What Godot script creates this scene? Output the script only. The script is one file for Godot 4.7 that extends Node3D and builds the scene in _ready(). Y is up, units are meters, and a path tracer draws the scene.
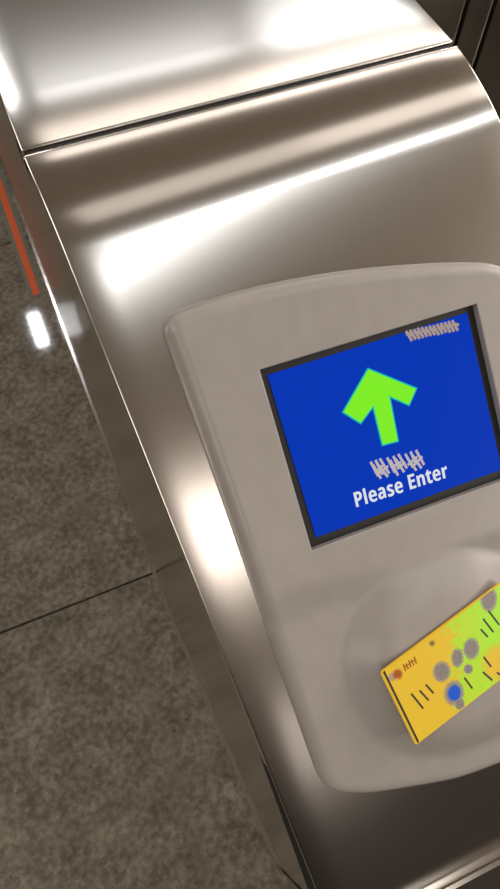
extends Node3D
# A stainless steel metro ticket gate seen from above: sloping front with a reader console,
# blue display, card on the reader pad, polished granite floor, next gate across the aisle.

const SLOPE := 0.65684          # tilt of the gate's front face
const CREASE_Z := 0.03582       # where the level top and the sloping face would meet
const TOP_Y := 1.0
const FILLET_R := 0.106
const FACE_END := 0.550         # length of the sloping face
const CEILING_Y := 3.2
const PANEL_H := 0.014

var M := {}
var rng := RandomNumberGenerator.new()

# ---------------------------------------------------------------- helpers
func tri_out(st: SurfaceTool, a: Vector3, b: Vector3, c: Vector3, inside: Vector3) -> void:
	var nn := (b - a).cross(c - a)
	if nn.dot((a + b + c) / 3.0 - inside) > 0.0:
		st.add_vertex(a); st.add_vertex(c); st.add_vertex(b)
	else:
		st.add_vertex(a); st.add_vertex(b); st.add_vertex(c)

func quad_out(st: SurfaceTool, a: Vector3, b: Vector3, c: Vector3, d: Vector3, inside: Vector3) -> void:
	tri_out(st, a, b, c, inside)
	tri_out(st, a, c, d, inside)

func fresh() -> SurfaceTool:
	var st := SurfaceTool.new()
	st.begin(Mesh.PRIMITIVE_TRIANGLES)
	st.set_smooth_group(-1)
	return st

# a box with chamfered edges
func cbox(st: SurfaceTool, at: Vector3, size: Vector3, b: float = 0.002, basis: Basis = Basis()) -> void:
	var h := size * 0.5
	b = minf(b, minf(h.x, minf(h.y, h.z)) * 0.9)
	var P := func(sx, sy, sz, axis) -> Vector3:
		var v := Vector3(sx * (h.x - (0.0 if axis == 0 else b)), sy * (h.y - (0.0 if axis == 1 else b)), sz * (h.z - (0.0 if axis == 2 else b)))
		return at + basis * v
	var s := [-1, 1]
	for u in s:
		quad_out(st, P.call(u, -1, -1, 0), P.call(u, 1, -1, 0), P.call(u, 1, 1, 0), P.call(u, -1, 1, 0), at)
		quad_out(st, P.call(-1, u, -1, 1), P.call(1, u, -1, 1), P.call(1, u, 1, 1), P.call(-1, u, 1, 1), at)
		quad_out(st, P.call(-1, -1, u, 2), P.call(1, -1, u, 2), P.call(1, 1, u, 2), P.call(-1, 1, u, 2), at)
		for w in s:
			quad_out(st, P.call(u, w, -1, 0), P.call(u, w, 1, 0), P.call(u, w, 1, 1), P.call(u, w, -1, 1), at)
			quad_out(st, P.call(u, -1, w, 0), P.call(u, 1, w, 0), P.call(u, 1, w, 2), P.call(u, -1, w, 2), at)
			quad_out(st, P.call(-1, u, w, 1), P.call(1, u, w, 1), P.call(1, u, w, 2), P.call(-1, u, w, 2), at)
			for q in s:
				tri_out(st, P.call(u, w, q, 0), P.call(u, w, q, 1), P.call(u, w, q, 2), at)

# rows of points, rows running towards the viewer, columns to the right, seen from the outside
func grid(st: SurfaceTool, rows: Array, smooth: int = 0, flip: bool = false) -> void:
	st.set_smooth_group(smooth)
	for i in rows.size() - 1:
		var r0: PackedVector3Array = rows[i]
		var r1: PackedVector3Array = rows[i + 1]
		for j in r0.size() - 1:
			var a := r0[j]
			var b := r0[j + 1]
			var c := r1[j + 1]
			var d := r1[j]
			if flip:
				for p in [a, c, b, a, d, c]: st.add_vertex(p)
			else:
				for p in [a, b, c, a, c, d]: st.add_vertex(p)
	st.set_smooth_group(-1)

func commit(called: String, st: SurfaceTool, m: Material, parent: Node = null) -> MeshInstance3D:
	st.index()
	st.generate_normals()
	var o := MeshInstance3D.new()
	o.name = called
	o.mesh = st.commit()
	o.material_override = m
	(parent if parent else self).add_child(o, true)
	return o

func box_part(called: String, at: Vector3, size: Vector3, m: Material, parent: Node = null, b: float = 0.002) -> MeshInstance3D:
	var st := fresh()
	cbox(st, at, size, b)
	return commit(called, st, m, parent)

func thing(called: String, label: String, category: String, at: Vector3 = Vector3.ZERO, group: String = "") -> Node3D:
	var o := Node3D.new()
	o.name = called
	add_child(o, true)
	o.position = at
	tag(o, label, category, group)
	return o

func tag(o: Node, label: String, category: String, group: String = "") -> void:
	o.set_meta("label", label)
	o.set_meta("category", category)
	if group: o.set_meta("group", group)

func struct(o: Node, label: String, category: String) -> void:
	tag(o, label, category)
	o.set_meta("kind", "structure")

func paint(col: Color, rough: float, metal: float = 0.0) -> StandardMaterial3D:
	var m := StandardMaterial3D.new()
	m.albedo_color = col
	m.roughness = rough
	m.metallic = metal
	return m

func glow(col: Color, energy: float, base: Color = Color(0.02, 0.02, 0.02)) -> StandardMaterial3D:
	var m := paint(base, 0.25)
	m.metallic_specular = 0.12
	m.emission_enabled = true
	m.emission = col
	m.emission_energy_multiplier = energy
	return m

func noise_texture(freq: float, seed_value: int, octaves: int, stops: Array, size: int = 512, as_bytes: bool = true, kind: int = FastNoiseLite.TYPE_SIMPLEX_SMOOTH) -> NoiseTexture2D:
	var n := FastNoiseLite.new()
	n.noise_type = kind
	n.seed = seed_value
	n.frequency = freq
	n.fractal_octaves = octaves
	var t := NoiseTexture2D.new()
	t.width = size
	t.height = size
	t.seamless = true
	t.noise = n
	if stops:
		var g := Gradient.new()
		g.offsets = PackedFloat32Array(stops.map(func(e): return e[0]))
		g.colors = PackedColorArray(stops.map(func(e): return e[1]))
		t.color_ramp = g
	return t

# ---------------------------------------------------------------- materials
func materials() -> void:
	var steel := paint(Color(0.79, 0.765, 0.74), 0.18, 1.0)
	steel.uv1_triplanar = true
	steel.uv1_scale = Vector3(1.2, 30.0, 30.0)
	steel.roughness_texture = noise_texture(0.02, 5, 3, [[0.0, Color(0.94, 0.94, 0.94)], [1.0, Color(1, 1, 1)]], 256)
	M.steel = steel
	M.inner = paint(Color(0.10, 0.09, 0.08), 0.8)
	M.gap_black = paint(Color(0.035, 0.032, 0.03), 0.9)
	var panel := paint(Color(0.62, 0.595, 0.573), 0.33)
	panel.uv1_triplanar = true
	panel.uv1_scale = Vector3(6, 6, 6)
	panel.albedo_texture = noise_texture(0.03, 21, 4, [[0.0, Color(0.95, 0.95, 0.95)], [1.0, Color(1, 1, 1)]], 256)
	M.panel = panel
	M.bezel = paint(Color(0.085, 0.075, 0.055), 0.6)
	M.display = glow(Color(0.012, 0.21, 0.70), 1.0)
	M.arrow = glow(Color(0.50, 0.93, 0.16), 1.0)
	M.arrow_edge = glow(Color(0.10, 0.74, 0.66), 1.0)
	M.text_white = glow(Color(0.86, 0.88, 0.90), 1.0)
	M.text_warm = glow(Color(0.74, 0.70, 0.70), 1.0)
	M.clock = glow(Color(0.66, 0.58, 0.52), 1.0)
	# polished granite: coarse cloudiness, crystals, specks
	var gr := paint(Color(1, 1, 1), 0.055)
	gr.metallic_specular = 0.5
	gr.uv1_triplanar = true
	gr.uv1_world_triplanar = true
	gr.uv1_scale = Vector3(1.9, 1.9, 1.9)
	gr.albedo_texture = granite_texture()
	gr.texture_filter = BaseMaterial3D.TEXTURE_FILTER_LINEAR_WITH_MIPMAPS
	gr.roughness_texture = noise_texture(0.05, 9, 3, [[0.0, Color(0.7, 0.7, 0.7)], [1.0, Color(1, 1, 1)]], 512)
	M.granite = gr
	M.joint = paint(Color(0.13, 0.115, 0.10), 0.8)
	M.orange = paint(Color(0.74, 0.31, 0.09), 0.5)
	M.fringe = paint(Color(0.36, 0.37, 0.33), 0.5)
	M.ceiling = paint(Color(0.90, 0.87, 0.835), 0.8)
	M.wall = paint(Color(0.27, 0.245, 0.22), 0.6)
	M.housing = paint(Color(0.80, 0.80, 0.78), 0.5)
	M.card_edge = paint(Color(0.95, 0.78, 0.16), 0.35)

func granite_texture() -> ImageTexture:
	var w := 1024
	var cloud := FastNoiseLite.new()
	cloud.seed = 3; cloud.frequency = 0.006; cloud.fractal_octaves = 4
	var mid := FastNoiseLite.new()
	mid.seed = 12; mid.frequency = 0.03; mid.fractal_octaves = 3
	var cell := FastNoiseLite.new()
	cell.noise_type = FastNoiseLite.TYPE_CELLULAR
	cell.seed = 8; cell.frequency = 0.085; cell.cellular_return_type = FastNoiseLite.RETURN_CELL_VALUE
	var a := cloud.get_seamless_image(w, w)
	var b := mid.get_seamless_image(w, w)
	var c := cell.get_seamless_image(w, w)
	var im := Image.create(w, w, false, Image.FORMAT_RGB8)
	for y in w:
		for x in w:
			var v := 0.405 + 0.12 * (a.get_pixel(x, y).r - 0.5) + 0.17 * (b.get_pixel(x, y).r - 0.5)
			var k := c.get_pixel(x, y).r
			if k > 0.86: v += 0.075
			elif k < 0.15: v -= 0.085
			elif k > 0.7: v += 0.02
			im.set_pixel(x, y, Color(v * 1.04, v * 0.985, v * 0.88))
	im.generate_mipmaps()
	return ImageTexture.create_from_image(im)

# ---------------------------------------------------------------- gate geometry
# point on the front face: x, length down the slope, height off it
func face(x: float, v: float, h: float) -> Vector3:
	return Vector3(x, TOP_Y - v * sin(SLOPE) + h * cos(SLOPE), CREASE_Z + v * cos(SLOPE) + h * sin(SLOPE))

func left_x(z: float) -> float:
	return -0.152 + 0.023 * clampf((z - 0.01) / 0.46, 0.0, 1.0)

func right_x(z: float) -> float:
	return 0.148 + 0.018 * smoothstep(0.02, 0.13, z)

# profile of the front cover: array of [y, z, angle]
func front_profile() -> Array:
	var t := FILLET_R * tan(SLOPE * 0.5)
	var zs := CREASE_Z - t
	var out := []
	var r := 0.0015
	for k in 5:                                    # folded edge at the seam
		var a := -PI / 2 * (1.0 - k / 4.0)
		out.append([TOP_Y - 0.0 - r + r * cos(a), 0.0022 + r + r * sin(a), a])
	out.push_front([TOP_Y - 0.02, 0.0022, -PI / 2])
	for k in range(1, 25):
		var a := SLOPE * k / 24.0
		var z: float = maxf(zs, 0.0053)
		out.append([TOP_Y - FILLET_R * (1.0 - cos(a)), zs + FILLET_R * sin(a) + (0.0053 - zs if k == 0 else 0.0), a])
	for k in range(1, 41):
		var v: float = lerpf(t, FACE_END, k / 40.0)
		out.append([TOP_Y - v * sin(SLOPE), CREASE_Z + v * cos(SLOPE), SLOPE])
	# flatter ledge at the foot of the face, then rounded down the front
	var e := face(0, FACE_END, 0)
	var ledge := deg_to_rad(21.0)
	var lr := 0.004
	for k in range(1, 4):
		out.append([e.y - sin(ledge) * 0.0022 * k, e.z + cos(ledge) * 0.0022 * k, ledge])
	var f: Array = out[-1]
	for k in range(1, 7):
		var a := lerpf(ledge, PI / 2, k / 6.0)
		out.append([f[0] - lr * (cos(ledge) - cos(a)), f[1] + lr * (sin(a) - sin(ledge)), a])
	var last: Array = out[-1]
	out.append([last[0] - 0.06, last[1], PI / 2])
	return out

# a bent sheet swept along a profile, edges folded down at both sides
func cover(profile: Array, xl: Callable, xr: Callable, r: float, skirt: float) -> SurfaceTool:
	var st := fresh()
	var rows := []
	for p in profile:
		var nrm := Vector3(0, cos(p[2]), sin(p[2]))
		var at := Vector3(0, p[0], p[1])
		var row := PackedVector3Array()
		var a0: float = xl.call(p[1])
		var a1: float = xr.call(p[1])
		row.append(Vector3(a0, 0, 0) + at - nrm * (r + skirt))
		for k in 7:
			var a := PI / 2 * k / 6.0
			row.append(Vector3(a0 + r - r * cos(a), 0, 0) + at - nrm * (r - r * sin(a)))
		for k in range(1, 12):
			row.append(Vector3(lerpf(a0 + r, a1 - r, k / 12.0), 0, 0) + at)
		for k in 7:
			var a := PI / 2 * k / 6.0
			row.append(Vector3(a1 - r + r * sin(a), 0, 0) + at - nrm * (r - r * cos(a)))
		row.append(Vector3(a1, 0, 0) + at - nrm * (r + skirt))
		rows.append(row)
	grid(st, rows)
	return st

# closed cabinet under the covers: outline in z and y, left side following left_x
func cabinet(inset: float) -> SurfaceTool:
	var st := fresh()
	var tops := [[-1.45, TOP_Y - 0.012], [-0.012, TOP_Y - 0.012]]
	for k in 14:
		var v := lerpf(0.03, FACE_END, k / 13.0)
		var q := face(0, v, -0.012)
		tops.append([q.y * 0.0 + q.z, q.y])
	var L0 := PackedVector3Array(); var L1 := PackedVector3Array()
	var R0 := PackedVector3Array(); var R1 := PackedVector3Array()
	for t in tops:
		var x := left_x(t[0]) + inset
		L0.append(Vector3(x, t[1], t[0])); L1.append(Vector3(x, 0.0, t[0]))
		R0.append(Vector3(right_x(t[0]) - inset, t[1], t[0])); R1.append(Vector3(right_x(t[0]) - inset, 0.0, t[0]))
	grid(st, [L0, L1], -1)
	grid(st, [R0, R1], -1, true)
	grid(st, [L0, R0], -1, true)
	for i in [0, tops.size() - 1]:
		quad_out(st, L0[i], R0[i], R1[i], L1[i], Vector3(0, 0.5, -0.3))
	return st

# ---------------------------------------------------------------- console on the sloping face
func panel_outline() -> PackedVector2Array:
	var c := Curve2D.new()
	var pts := [Vector2(-0.1082, 0.0975), Vector2(-0.1046, 0.0903), Vector2(-0.0985, 0.0873), Vector2(-0.0829, 0.0860), Vector2(-0.0504, 0.0866), Vector2(-0.0176, 0.0896), Vector2(0.0158, 0.0942), Vector2(0.0499, 0.1007), Vector2(0.0849, 0.1088), Vector2(0.113, 0.1170), Vector2(0.1285, 0.1265), Vector2(0.1350, 0.1420),
		Vector2(0.1362, 0.2), Vector2(0.1370, 0.3), Vector2(0.1370, 0.4), Vector2(0.1362, 0.448), Vector2(0.1320, 0.4640), Vector2(0.1200, 0.4730), Vector2(0.092, 0.4790), Vector2(0.06, 0.4790), Vector2(0.0272, 0.4768), Vector2(-0.0062, 0.4721), Vector2(-0.0373, 0.4629), Vector2(-0.0707, 0.4515), Vector2(-0.0913, 0.4407), Vector2(-0.0995, 0.4324), Vector2(-0.1025, 0.4230), Vector2(-0.1031, 0.4104), Vector2(-0.1043, 0.3460), Vector2(-0.1049, 0.2780), Vector2(-0.1058, 0.2067), Vector2(-0.1071, 0.1398)]
	var n := pts.size()
	for i in n:
		var d: Vector2 = (pts[(i + 1) % n] - pts[(i + n - 1) % n])
		var ln := minf(pts[i].distance_to(pts[(i + 1) % n]), pts[i].distance_to(pts[(i + n - 1) % n])) * 0.33
		c.add_point(pts[i], -d.normalized() * ln, d.normalized() * ln)
	c.add_point(pts[0], Vector2.ZERO, Vector2.ZERO)
	c.bake_interval = 0.0015
	var out := c.get_baked_points()
	out.remove_at(out.size() - 1)
	return out

const HOLE := [Vector2(-0.0600, 0.1360), Vector2(0.0955, 0.1409), Vector2(0.0935, 0.2640), Vector2(-0.0619, 0.2590)]

func ray_hit(poly: PackedVector2Array, from: Vector2, dir: Vector2) -> Vector2:
	var best := -1.0
	for i in poly.size():
		var hit = Geometry2D.segment_intersects_segment(from, from + dir * 2.0, poly[i], poly[(i + 1) % poly.size()])
		if hit != null: best = maxf(best, from.distance_to(hit))
	return from + dir * best

# height of the console's surface: plateau, step below the display, raised reader pad
func panel_height(p: Vector2) -> float:
	var line := 0.287 + 0.016 * smoothstep(-0.08, 0.0, p.x)
	var h := PANEL_H - 0.0035 * smoothstep(line - 0.012, line + 0.018, p.y)
	var q := pow(absf((p.x - 0.016) / 0.080), 2.3) + pow(absf((p.y - 0.374 - 0.10 * (p.x - 0.016)) / 0.077), 2.3)
	h += 0.0150 * (1.0 - smoothstep(0.22, 1.10, q))
	return h

func console_shell(outline: PackedVector2Array, centre: Vector2, edge_r: float) -> SurfaceTool:
	var st := fresh()
	var hole := PackedVector2Array(HOLE)
	var angles := []
	for k in 540: angles.append(TAU * k / 540.0)
	for p in HOLE: angles.append(fposmod((p - centre).angle(), TAU))
	angles.sort()
	angles.append(angles[0] + TAU)
	var rows := []
	for a in angles:
		var dir := Vector2(cos(a), sin(a))
		var p0 := ray_hit(hole, centre, dir)
		var p1 := ray_hit(outline, centre, dir)
		var ln := p0.distance_to(p1)
		var row := PackedVector3Array()
		row.append(face(p0.x, p0.y, 0.004))
		row.append(face(p0.x, p0.y, PANEL_H - 0.0012))
		for k in 91:
			var t := k / 90.0
			var p := p0.lerp(p1, t)
			var d := INF
			if t > 0.5 or ln < 0.06:
				for i in outline.size():
					d = minf(d, Geometry2D.get_closest_point_to_segment(p, outline[i], outline[(i + 1) % outline.size()]).distance_squared_to(p))
				d = sqrt(d)
			var h := panel_height(p)
			if d < edge_r:
				var e := 1.0 - d / edge_r
				h *= 0.25 + 0.75 * sqrt(maxf(0.0, 1.0 - e * e))
			if k == 0: h -= 0.0006
			row.append(face(p.x, p.y, h))
		row.append(face(p1.x, p1.y, 0.0))
		rows.append(row)
	# angle grows from +x towards +v: rows go round clockwise seen from above
	grid(st, rows, 0, true)
	return st

func flat_poly(pts: Array, h0: float, h1: float) -> SurfaceTool:
	var st := fresh()
	var poly := PackedVector2Array(pts)
	var idx := Geometry2D.triangulate_polygon(poly)
	var inside := face(poly[0].x, poly[0].y, h0 - 1.0)
	for i in range(0, idx.size(), 3):
		tri_out(st, face(poly[idx[i]].x, poly[idx[i]].y, h1), face(poly[idx[i + 1]].x, poly[idx[i + 1]].y, h1), face(poly[idx[i + 2]].x, poly[idx[i + 2]].y, h1), inside)
	var mid := Vector2.ZERO
	for p in poly: mid += p / poly.size()
	for i in poly.size():
		var a := poly[i]
		var b := poly[(i + 1) % poly.size()]
		quad_out(st, face(a.x, a.y, h1), face(b.x, b.y, h1), face(b.x, b.y, h0), face(a.x, a.y, h0), face(mid.x, mid.y, (h0 + h1) / 2))
	return st

func grown(pts: Array, by: float) -> Array:
	var r := Geometry2D.offset_polygon(PackedVector2Array(pts), by, Geometry2D.JOIN_MITER)
	return Array(r[0])

# slanted pen strokes between two ends of a line of writing
func strokes(list: Array, origin: Vector2, along: Vector2, down: Vector2, wide: float, h0: float) -> SurfaceTool:
	var st := fresh()
	for s in list:
		var a: Vector2 = origin + along * s[0] + down * s[1]
		var b: Vector2 = origin + along * s[2] + down * s[3]
		var d := (b - a).normalized()
		var n := Vector2(-d.y, d.x) * wide * 0.5
		var c := [a - n - d * wide * 0.3, b - n + d * wide * 0.3, b + n + d * wide * 0.3, a + n - d * wide * 0.3]
		var q := c.map(func(p): return face(p.x, p.y, h0))
		quad_out(st, q[0], q[1], q[2], q[3], face(c[0].x, c[0].y, -1.0))
	return st

func writing(words: String, origin: Vector2, along: Vector2, width: float, height: float, h: float, m: Material, parent: Node, called: String) -> void:
	var t := TextMesh.new()
	var fnt := SystemFont.new()
	fnt.font_names = PackedStringArray(["Droid Sans"])
	fnt.font_weight = 700
	t.font = fnt
	t.font_size = 64
	t.pixel_size = 0.001
	t.depth = 0.004
	t.text = words
	t.horizontal_alignment = HORIZONTAL_ALIGNMENT_LEFT
	t.vertical_alignment = VERTICAL_ALIGNMENT_BOTTOM
	var box := t.get_aabb()
	var o := MeshInstance3D.new()
	o.name = called
	o.mesh = t
	o.material_override = m
	var dirx := (face(origin.x + along.x, origin.y + along.y, h) - face(origin.x, origin.y, h)).normalized()
	var nrm := Vector3(0, cos(SLOPE), sin(SLOPE))
	var up := nrm.cross(dirx).normalized()
	var sx := width / box.size.x
	var sy := height / box.size.y
	var b := Basis(dirx * sx, up * sy, nrm * 0.1)
	o.transform = Transform3D(b, face(origin.x, origin.y, h) - b * Vector3(box.position.x, box.position.y, 0))
	parent.add_child(o, true)

func build_gate() -> void:
	var g := thing("ticket_gate", "brushed stainless steel ticket gate with sloping front and blue arrow display", "ticket gate")
	commit("cabinet", cabinet(0.004), M.steel, g)
	# rear top cover, ends at the seam
	var prof := []
	prof.append([TOP_Y - 0.03, -1.46, -PI / 2])
	for k in 5:
		var a := -PI / 2 * (1.0 - k / 4.0)
		prof.append([TOP_Y - 0.008 + 0.008 * cos(a), -1.452 + 0.008 * sin(a), a])
	for k in range(1, 30):
		var z := lerpf(-1.45, -0.0035, k / 29.0)
		prof.append([TOP_Y + 0.0, z, 0.0])
	for k in range(1, 5):
		var a := PI / 2 * k / 4.0
		prof.append([TOP_Y - 0.0015 + 0.0015 * cos(a), -0.0035 + 0.0015 * sin(a), a])
	prof.append([TOP_Y - 0.02, -0.002, PI / 2])
	commit("top_cover", cover(prof, left_x, right_x, 0.0022, 0.010), M.steel, g)
	commit("front_cover", cover(front_profile(), left_x, right_x, 0.0022, 0.008), M.steel, g)
	box_part("seam_strip", Vector3(-0.002, TOP_Y - 0.0055, 0.0), Vector3(0.294, 0.008, 0.0046), M.inner, g, 0.001)
	# lower housing that stands out in front below the face
	var hs := fresh()
	var sect := [Vector2(0.605, 0.474), Vector2(0.598, 0.494), Vector2(0.470, 0.660), Vector2(0.462, 0.672), Vector2(0.450, 0.678), Vector2(0.0, 0.678), Vector2(0.0, 0.474)]
	var mid := Vector3(0.02, 0.3, 0.56)
	for i in sect.size():
		var p: Vector2 = sect[i]
		var q: Vector2 = sect[(i + 1) % sect.size()]
		quad_out(hs, Vector3(-0.124, p.x, p.y), Vector3(0.162, p.x, p.y), Vector3(0.162, q.x, q.y), Vector3(-0.124, q.x, q.y), mid)
		for x in [-0.124, 0.162]: tri_out(hs, Vector3(x, p.x, p.y), Vector3(x, q.x, q.y), Vector3(x, mid.y, mid.z), mid)
	commit("lower_housing", hs, M.steel, g)
	# bright angle along the foot of the cabinet
	var st := fresh()
	for k in 20:
		var za := lerpf(-1.45, 0.475, k / 20.0)
		var zb := lerpf(-1.45, 0.475, (k + 1) / 20.0)
		var xa := left_x(za) - 0.0018
		var xb := left_x(zb) - 0.0018
		var pts := [Vector3(xa, 0, za), Vector3(xa, 0.004, za), Vector3(xa + 0.008, 0.004, za), Vector3(xb, 0, zb), Vector3(xb, 0.004, zb), Vector3(xb + 0.008, 0.004, zb)]
		var inside := Vector3(0, -0.5, (za + zb) / 2)
		quad_out(st, pts[0], pts[1], pts[4], pts[3], inside)
		quad_out(st, pts[1], pts[2], pts[5], pts[4], inside)
	commit("base_trim", st, M.steel, g)
	# black strip for the shadow gap, widening towards the front between cover and cabinet
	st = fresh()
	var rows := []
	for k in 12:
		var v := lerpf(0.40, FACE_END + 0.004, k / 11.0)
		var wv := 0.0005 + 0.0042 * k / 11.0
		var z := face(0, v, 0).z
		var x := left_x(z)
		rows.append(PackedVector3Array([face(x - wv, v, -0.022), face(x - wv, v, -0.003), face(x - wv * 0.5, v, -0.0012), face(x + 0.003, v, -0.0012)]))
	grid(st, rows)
	commit("shadow_gap_strip", st, M.gap_black, g)
	# console
	var outline := panel_outline()
	commit("reader_console", console_shell(outline, Vector2(0.017, 0.2), 0.010), M.panel, g)
	commit("display_bezel", flat_poly(HOLE, 0.003, 0.0085), M.bezel, g)
	var d := commit("display", flat_poly([Vector2(-0.0550, 0.1412), Vector2(0.0899, 0.1450), Vector2(0.0879, 0.2578), Vector2(-0.0555, 0.2535)], 0.0080, 0.0093), M.display, g)
	d.set_meta("label", "glowing blue display with green arrow")
	var arrow := [Vector2(0.0109, 0.1591), Vector2(0.0398, 0.1820), Vector2(0.0322, 0.1904), Vector2(0.0201, 0.1801), Vector2(0.0176, 0.2111), Vector2(0.0069, 0.2100), Vector2(0.0078, 0.1827), Vector2(-0.0041, 0.1906), Vector2(-0.0132, 0.1801)]
	var ae := commit("display_arrow_edge", flat_poly(grown(arrow, 0.0010), 0.0093, 0.0095), M.arrow_edge, d)
	ae.set_meta("label", "turquoise outline of the arrow")
	var ar := commit("display_arrow", flat_poly(arrow, 0.0095, 0.0097), M.arrow, d)
	ar.set_meta("label", "bright green upward arrow")
	writing("Please Enter", Vector2(-0.0230, 0.2445), Vector2(1, 0.06), 0.0700, 0.0112, 0.0094, M.text_white, d, "display_caption")
	# the line of characters above it and the small line in the corner are only slanted strokes in the photograph
	var marks := []
	rng.seed = 4
	for ch in 3:
		var x0 := ch * 0.345
		for s in [[0.0, 0.10, 0.08, 0.85], [0.05, 0.25, 0.14, 1.0], [0.11, 0.0, 0.17, 0.75], [0.15, 0.2, 0.25, 0.95], [0.22, 0.05, 0.31, 0.8], [0.04, 0.62, 0.22, 0.40], [0.14, 0.72, 0.31, 0.45]]:
			marks.append([x0 + s[0] + rng.randf_range(-0.02, 0.02), s[1] + rng.randf_range(-0.06, 0.06), x0 + s[2] + rng.randf_range(-0.02, 0.02), s[3] + rng.randf_range(-0.06, 0.06)])
	commit("display_characters", strokes(marks, Vector2(-0.0052, 0.2176), Vector2(0.0366, 0.0050), Vector2(-0.0006, 0.0130), 0.0018, 0.0096), M.text_warm, d)
	marks = []
	for k in 13:
		var x := 0.01 + k / 13.0 * 0.96
		marks.append([x, 0.05 + rng.randf_range(-0.05, 0.05), x + 0.055, 0.95 + rng.randf_range(-0.05, 0.05)])
		if k % 2 == 0: marks.append([x, 0.3, x + 0.09, 0.5])
	commit("display_clock", strokes(marks, Vector2(0.0432, 0.1432), Vector2(0.0385, 0.0042), Vector2(0.0000, 0.0068), 0.0020, 0.0096), M.clock, d)

# ---------------------------------------------------------------- yellow card on the pad
# picture coordinates of the print: corner, long side, short side
const CARD_O := Vector2(60, 415)
const CARD_A := Vector2(464, -314)
const CARD_B := Vector2(125, 250)

func near_line(p: Vector2, a: Vector2, b: Vector2) -> float:
	return Geometry2D.get_closest_point_to_segment(p, a, b).distance_to(p)

func card_print() -> ImageTexture:
	var w := 560
	var hh := 340
	var im := Image.create(w, hh, false, Image.FORMAT_RGB8)
	var nz := FastNoiseLite.new()
	nz.seed = 31; nz.frequency = 0.035; nz.fractal_octaves = 3
	var yellow := Color(0.91, 0.77, 0.20)
	var lime := Color(0.68, 0.93, 0.20)
	var grey := Color(0.60, 0.57, 0.55)
	var dark := Color(0.22, 0.20, 0.20)
	var dashes := [[Vector2(170, 490), Vector2(210, 538)], [Vector2(200, 480), Vector2(229, 511)], [Vector2(222, 461), Vector2(247, 488)], [Vector2(422, 280), Vector2(445, 303)], [Vector2(430, 245), Vector2(466, 287)], [Vector2(450, 219), Vector2(488, 263)], [Vector2(434, 374), Vector2(460, 405)], [Vector2(432, 425), Vector2(465, 452)], [Vector2(363, 443), Vector2(390, 477)], [Vector2(486, 428), Vector2(510, 445)], [Vector2(473, 95), Vector2(497, 127)]]
	var blobs := [[Vector2(278, 418), 31.0, 34.0], [Vector2(335, 373), 22.0, 32.0], [Vector2(386, 343), 29.0, 36.0], [Vector2(376, 412), 17.0, 17.0], [Vector2(324, 492), 36.0, 42.0], [Vector2(448, 178), 30.0, 42.0], [Vector2(500, 95), 22.0, 26.0], [Vector2(345, 530), 18.0, 20.0]]
	for y in hh:
		for x in w:
			var p: Vector2 = CARD_O + CARD_A * ((x + 0.5) / w) + CARD_B * ((y + 0.5) / hh)
			var n := nz.get_noise_2d(p.x, p.y)
			var n2 := nz.get_noise_2d(p.x * 6.0 + 300.0, p.y * 6.0)
			var split := p.x - (300.0 + 0.13 * (p.y - 215.0)) + 60.0 * n + 40.0 * n2
			var c := yellow
			if split > 0.0 and not (p.distance_to(Vector2(490, 395)) < 60.0 + 40.0 * n2): c = lime
			if c == lime and n2 > 0.25 and split < 120.0: c = yellow
			for b in blobs:
				var q: Vector2 = (p - b[0]) / Vector2(b[1], b[2])
				if q.length() < 1.0 + 0.35 * n2:
					c = grey.lerp(dark, 0.55) if n2 > 0.15 and q.length() < 0.75 else grey
			if ((p - Vector2(325, 492)) / Vector2(23, 26)).rotated(0.5).length() < 1.0 + 0.2 * n2: c = Color(0.05, 0.36, 0.85)
			if ((p - Vector2(243, 322)) / Vector2(10, 9)).length() < 1.0 + 0.5 * n2: c = Color(0.55, 0.47, 0.22)
			if p.distance_to(Vector2(102, 430)) < 14.0: c = Color(0.72, 0.62, 0.52)
			if p.distance_to(Vector2(121, 421)) < 16.0 + 12.0 * n2: c = Color(0.68, 0.35, 0.14)
			# small reddish word
			for k in 5:
				var a := Vector2(143 + k * 9.5, 402 - k * 6.0)
				if near_line(p, a + Vector2(-2, -11 + 4 * (k % 2)), a + Vector2(5, 8)) < 2.8: c = Color(0.66, 0.36, 0.12)
			if near_line(p, Vector2(146, 398), Vector2(184, 374)) < 2.2: c = Color(0.66, 0.36, 0.12)
			for e in dashes:
				if near_line(p, e[0], e[1]) < 3.4: c = dark
			# dark rule along the short edge
			var u := (x + 0.5) / w
			if u > 0.016 and u < 0.030: c = Color(0.23, 0.19, 0.16)
			im.set_pixel(x, y, c)
	return ImageTexture.create_from_image(im)

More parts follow.
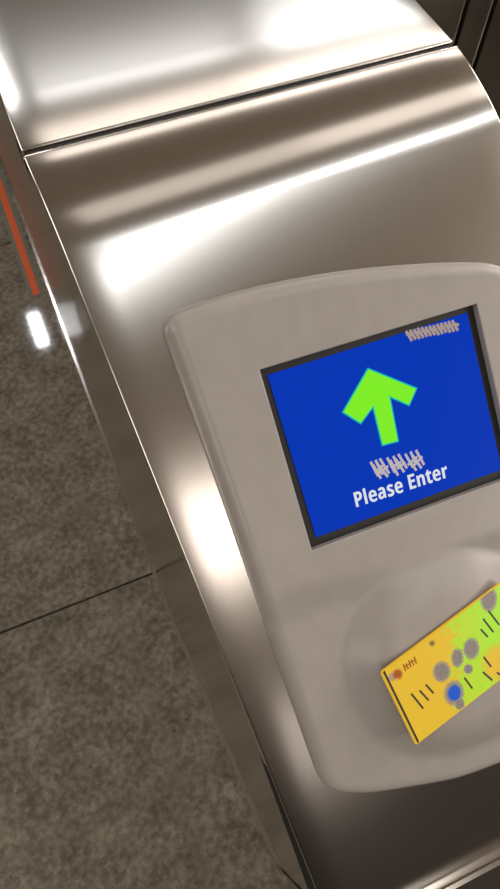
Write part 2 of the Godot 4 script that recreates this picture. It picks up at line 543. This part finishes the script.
func build_card() -> void:
	var h0 := 0.0268
	var h1 := 0.0282
	var o := Vector2(-0.0455, 0.3515)
	var a := Vector2(0.1085, -0.0268)
	var b := Vector2(0.0096, 0.0620)
	var root := thing("fare_card", "yellow and lime printed fare card lying on the reader pad", "card")
	# body with rounded corners
	var pts := []
	var r := 0.03
	for c in [[0, 0, PI], [1, 0, 1.5 * PI], [1, 1, 0.0], [0, 1, 0.5 * PI]]:
		for k in 5:
			var t: float = c[2] + PI / 2 * k / 4.0
			var s := Vector2(absf(c[0] - r * 0.6), absf(c[1] - r)) + Vector2(cos(t) * r * 0.6, sin(t) * r)
			pts.append(o + a * s.x + b * s.y)
	commit("card_body", flat_poly(pts, h0, h1), M.card_edge, root)
	var print_m := paint(Color(1, 1, 1), 0.35)
	print_m.albedo_texture = card_print()
	var st := SurfaceTool.new()
	st.begin(Mesh.PRIMITIVE_TRIANGLES)
	st.set_smooth_group(-1)
	var centre := o + a * 0.5 + b * 0.5
	var corners := []
	for e in [Vector2(0.008, 0.012), Vector2(0.992, 0.012), Vector2(0.992, 0.988), Vector2(0.008, 0.988)]: corners.append(e)
	for i in [0, 1, 2, 0, 2, 3]:
		var e: Vector2 = corners[i]
		var q: Vector2 = o + a * e.x + b * e.y
		st.set_uv(e)
		st.add_vertex(face(q.x, q.y, h1 + 0.0002))
	st.generate_normals()
	var f := MeshInstance3D.new()
	f.name = "printed_face"
	f.mesh = st.commit()
	f.material_override = print_m
	root.add_child(f, true)

# ---------------------------------------------------------------- surroundings
func build_next_gate() -> void:
	var g := thing("ticket_gate", "steel ticket gate across the aisle with two vertical slots in its side", "ticket gate", Vector3(0.75, 0, 0))
	box_part("cabinet", Vector3(0.15, 0.47, -0.5), Vector3(0.28, 0.94, 1.95), M.inner, g, 0.004)
	# side panels with open slots between them
	var cuts := [-1.48, -0.7150, -0.7020, -0.6420, -0.6305, 0.47]
	for i in [0, 2, 4]:
		var za: float = cuts[i]
		var zb: float = cuts[i + 1]
		box_part("side_panel", Vector3(0.005, 0.475, (za + zb) / 2), Vector3(0.010, 0.93, zb - za), M.steel, g, 0.0015)
	box_part("side_panel", Vector3(0.295, 0.475, -0.505), Vector3(0.010, 0.93, 1.95), M.steel, g, 0.0015)
	box_part("top_cover", Vector3(0.15, 0.965, -0.505), Vector3(0.31, 0.05, 1.97), M.steel, g, 0.008)

func build_room() -> void:
	var x0 := -4.3; var x1 := 5.0; var z0 := -6.5; var z1 := 11.0
	var cx := (x0 + x1) / 2; var cz := (z0 + z1) / 2
	var fl := box_part("floor", Vector3(cx, -0.055, cz), Vector3(x1 - x0, 0.10, z1 - z0), M.joint, null, 0.0)
	struct(fl, "polished grey brown granite tile floor", "floor")
	var size := 0.92
	var st := fresh()
	cbox(st, Vector3(0, -0.006, 0), Vector3(size - 0.0035, 0.012, size - 0.0035), 0.0012)
	st.index()
	st.generate_normals()
	var mesh := st.commit()
	var ox := -0.62
	var oz := -0.0640
	for i in range(-4, 7):
		for j in range(-7, 12):
			var p := Vector3(ox + (i + 0.5) * size, 0, oz + (j + 0.5) * size)
			if p.x < x0 + 0.3 or p.x > x1 - 0.3 or p.z < z0 + 0.3 or p.z > z1 - 0.3: continue
			var t := MeshInstance3D.new()
			t.name = "floor_tile"
			t.mesh = mesh
			t.material_override = M.granite
			t.position = p
			fl.add_child(t, true)
	var ce := box_part("ceiling", Vector3(cx, CEILING_Y + 0.1, cz), Vector3(x1 - x0, 0.2, z1 - z0), M.ceiling, null, 0.0)
	struct(ce, "plain pale station ceiling carrying the light panels", "ceiling")
	for w in [["wall_left", Vector3(x0 - 0.1, CEILING_Y / 2, cz), Vector3(0.2, CEILING_Y + 0.3, z1 - z0 + 0.4)], ["wall_right", Vector3(x1 + 0.1, CEILING_Y / 2, cz), Vector3(0.2, CEILING_Y + 0.3, z1 - z0 + 0.4)], ["wall_back", Vector3(cx, CEILING_Y / 2, z0 - 0.1), Vector3(x1 - x0, CEILING_Y + 0.3, 0.2)], ["wall_front", Vector3(cx, CEILING_Y / 2, z1 + 0.1), Vector3(x1 - x0, CEILING_Y + 0.3, 0.2)]]:
		var o := box_part(w[0], w[1], w[2], M.wall, null, 0.0)
		struct(o, "plain brown grey station hall wall", "wall")

func build_stripe() -> void:
	var o := thing("floor_stripe", "thin orange stripe on the floor beside the foot of the gate", "stripe", Vector3(0, 0, 0))
	for e in [["fringe_strip", 0.017, 0.0, 0.0012, M.fringe, -0.795], ["orange_band", 0.0082, 0.0012, 0.0022, M.orange, -0.80]]:  # wider grey green strip added as a colour fringe around the orange
		var st := fresh()
		var w: float = e[1]
		var a := Vector3(-0.1745, 0, -1.42)
		var b := Vector3(-0.1815, 0, e[5])
		var lo: float = e[2]
		var hi: float = e[3]
		var mid := (a + b) / 2 + Vector3(0, (lo + hi) / 2, 0)
		var L := [a + Vector3(-w, hi, 0), a + Vector3(w, hi, 0), b + Vector3(w, hi, 0), b + Vector3(-w, hi, 0)]
		var B := [a + Vector3(-w, lo, 0), a + Vector3(w, lo, 0), b + Vector3(w, lo, 0), b + Vector3(-w, lo, 0)]
		quad_out(st, L[0], L[1], L[2], L[3], mid)
		for i in 4: quad_out(st, L[i], L[(i + 1) % 4], B[(i + 1) % 4], B[i], mid)
		commit(e[0], st, e[4], o)

func lamp(x: float, z: float, lx: float, lz: float, yaw: float, radiance: float, col: Color, label: String, group: String) -> void:
	var o := thing("ceiling_light", label, "light", Vector3(x, CEILING_Y, z), group)
	o.rotation.y = yaw
	var t := 0.012
	var st := fresh()
	cbox(st, Vector3(0, -0.02, lz / 2 + t / 2), Vector3(lx + 2 * t, 0.04, t), 0.002)
	cbox(st, Vector3(0, -0.02, -lz / 2 - t / 2), Vector3(lx + 2 * t, 0.04, t), 0.002)
	cbox(st, Vector3(lx / 2 + t / 2, -0.02, 0), Vector3(t, 0.04, lz), 0.002)
	cbox(st, Vector3(-lx / 2 - t / 2, -0.02, 0), Vector3(t, 0.04, lz), 0.002)
	commit("frame", st, M.housing, o)
	var gm := glow(col, minf(radiance * 0.2, 1.0), Color(0.8, 0.8, 0.8))
	box_part("light_diffuser", Vector3(0, -0.015, 0), Vector3(lx, 0.02, lz), gm, o, 0.002)
	var l := AreaLight3D.new()
	l.name = "panel_light"
	l.area_size = Vector2(lx, lz)
	l.light_color = col
	l.light_energy = radiance * lx * lz
	l.area_range = 30.0
	l.area_attenuation = 2.0
	l.shadow_enabled = true
	l.rotation.x = -PI / 2
	l.position = Vector3(0, -0.03, 0)
	o.add_child(l, true)

# ---------------------------------------------------------------- scene
func _ready() -> void:
	var cam := Camera3D.new()
	cam.name = "camera"
	cam.fov = 64.836
	cam.near = 0.02
	cam.far = 100.0
	cam.transform = Transform3D(Basis(Vector3(0.92086, 0.02207, 0.38927), Vector3(0.33430, 0.46913, -0.81741), Vector3(-0.20066, 0.88285, 0.42462)).orthonormalized(), Vector3(-0.1681, 1.2888, 0.3714))
	add_child(cam)
	cam.current = true

	var env := Environment.new()
	env.background_mode = Environment.BG_COLOR
	env.background_color = Color(0, 0, 0)
	env.tonemap_mode = Environment.TONE_MAPPER_LINEAR
	env.tonemap_exposure = 1.0
	env.sdfgi_enabled = true
	env.ssao_enabled = true
	env.ssil_enabled = true
	var we := WorldEnvironment.new()
	we.name = "environment"
	we.environment = env
	add_child(we)

	materials()
	var cool := Color(0.97, 0.99, 1.0)
	var warm := Color(1.0, 0.96, 0.925)
	# rows of panels in the hall's ceiling (their mirror images are the bands in the steel)
	lamp(0.68, -3.05, 1.2, 0.46, 0.0, 0.95, cool, "long narrow ceiling light panel beyond the gate, next to the small slim light", "")
	lamp(2.05, -3.05, 1.2, 0.75, 0.0, 1.4, cool, "wide ceiling light panel beyond the gate, over the far end of the aisle", "")
	lamp(-0.295, -3.34, 0.085, 0.33, 0.0, 30.0, cool, "small slim ceiling light beside the long panel beyond the gate", "")
	for k in 3: lamp(0.41 + 0.98 * k, 1.37 - 0.365 * k, 1.03, 0.19, 0.356, 1.9, cool, "narrow ceiling light panel in the slanting row over the gate", "slanting row of light panels")
	for k in 3: lamp(0.42 + 1.05 * k, -1.95 - 0.1 * k, 1.03, 0.5, 0.1, 0.75 + 0.2 * k, warm, "added dim light panel out of view in the row before the long panel", "added dim row of light panels")  # unseen panels added to lighten the steel just below the seam
	for k in 3: lamp(0.41 + 0.99 * k, 0.30 - 0.30 * k, 1.03, 0.5, 0.30, 0.28 + 0.17 * k, warm, "added faint light panel out of view in the row beside the slanting row", "added faint row of light panels")  # unseen panels added, stronger to the right, to fill dark steel bands
	lamp(0.28, 3.60, 0.9, 1.0, 0.0, 1.35, warm, "square ceiling light panel behind the gate front", "")
	lamp(0.95, 7.35, 1.2, 0.5, 0.0, 0.8, warm, "ceiling light panel far behind the gate, the nearer of two", "")
	lamp(0.95, 8.75, 1.2, 0.6, 0.0, 0.8, warm, "ceiling light panel far behind the gate, by the end wall", "")
	for z in [-3.2, 0.2, 3.6]: lamp(-3.0, z, 1.8, 2.6, 0.0, 1.4, warm, "very large added fill light panel along the left wall", "added fill panels on the left")  # out-of-view fill panels added for diffuse light on floor and console
	for z in [-0.6, 2.6, 5.8]: lamp(4.1, z, 1.6, 2.6, 0.0, 4.4, warm, "very large added fill light panel along the right wall", "added fill panels on the right")  # fill panels added out of view, clear of the steel's mirror images

	build_room()
	build_gate()
	build_next_gate()
	build_card()
	build_stripe()
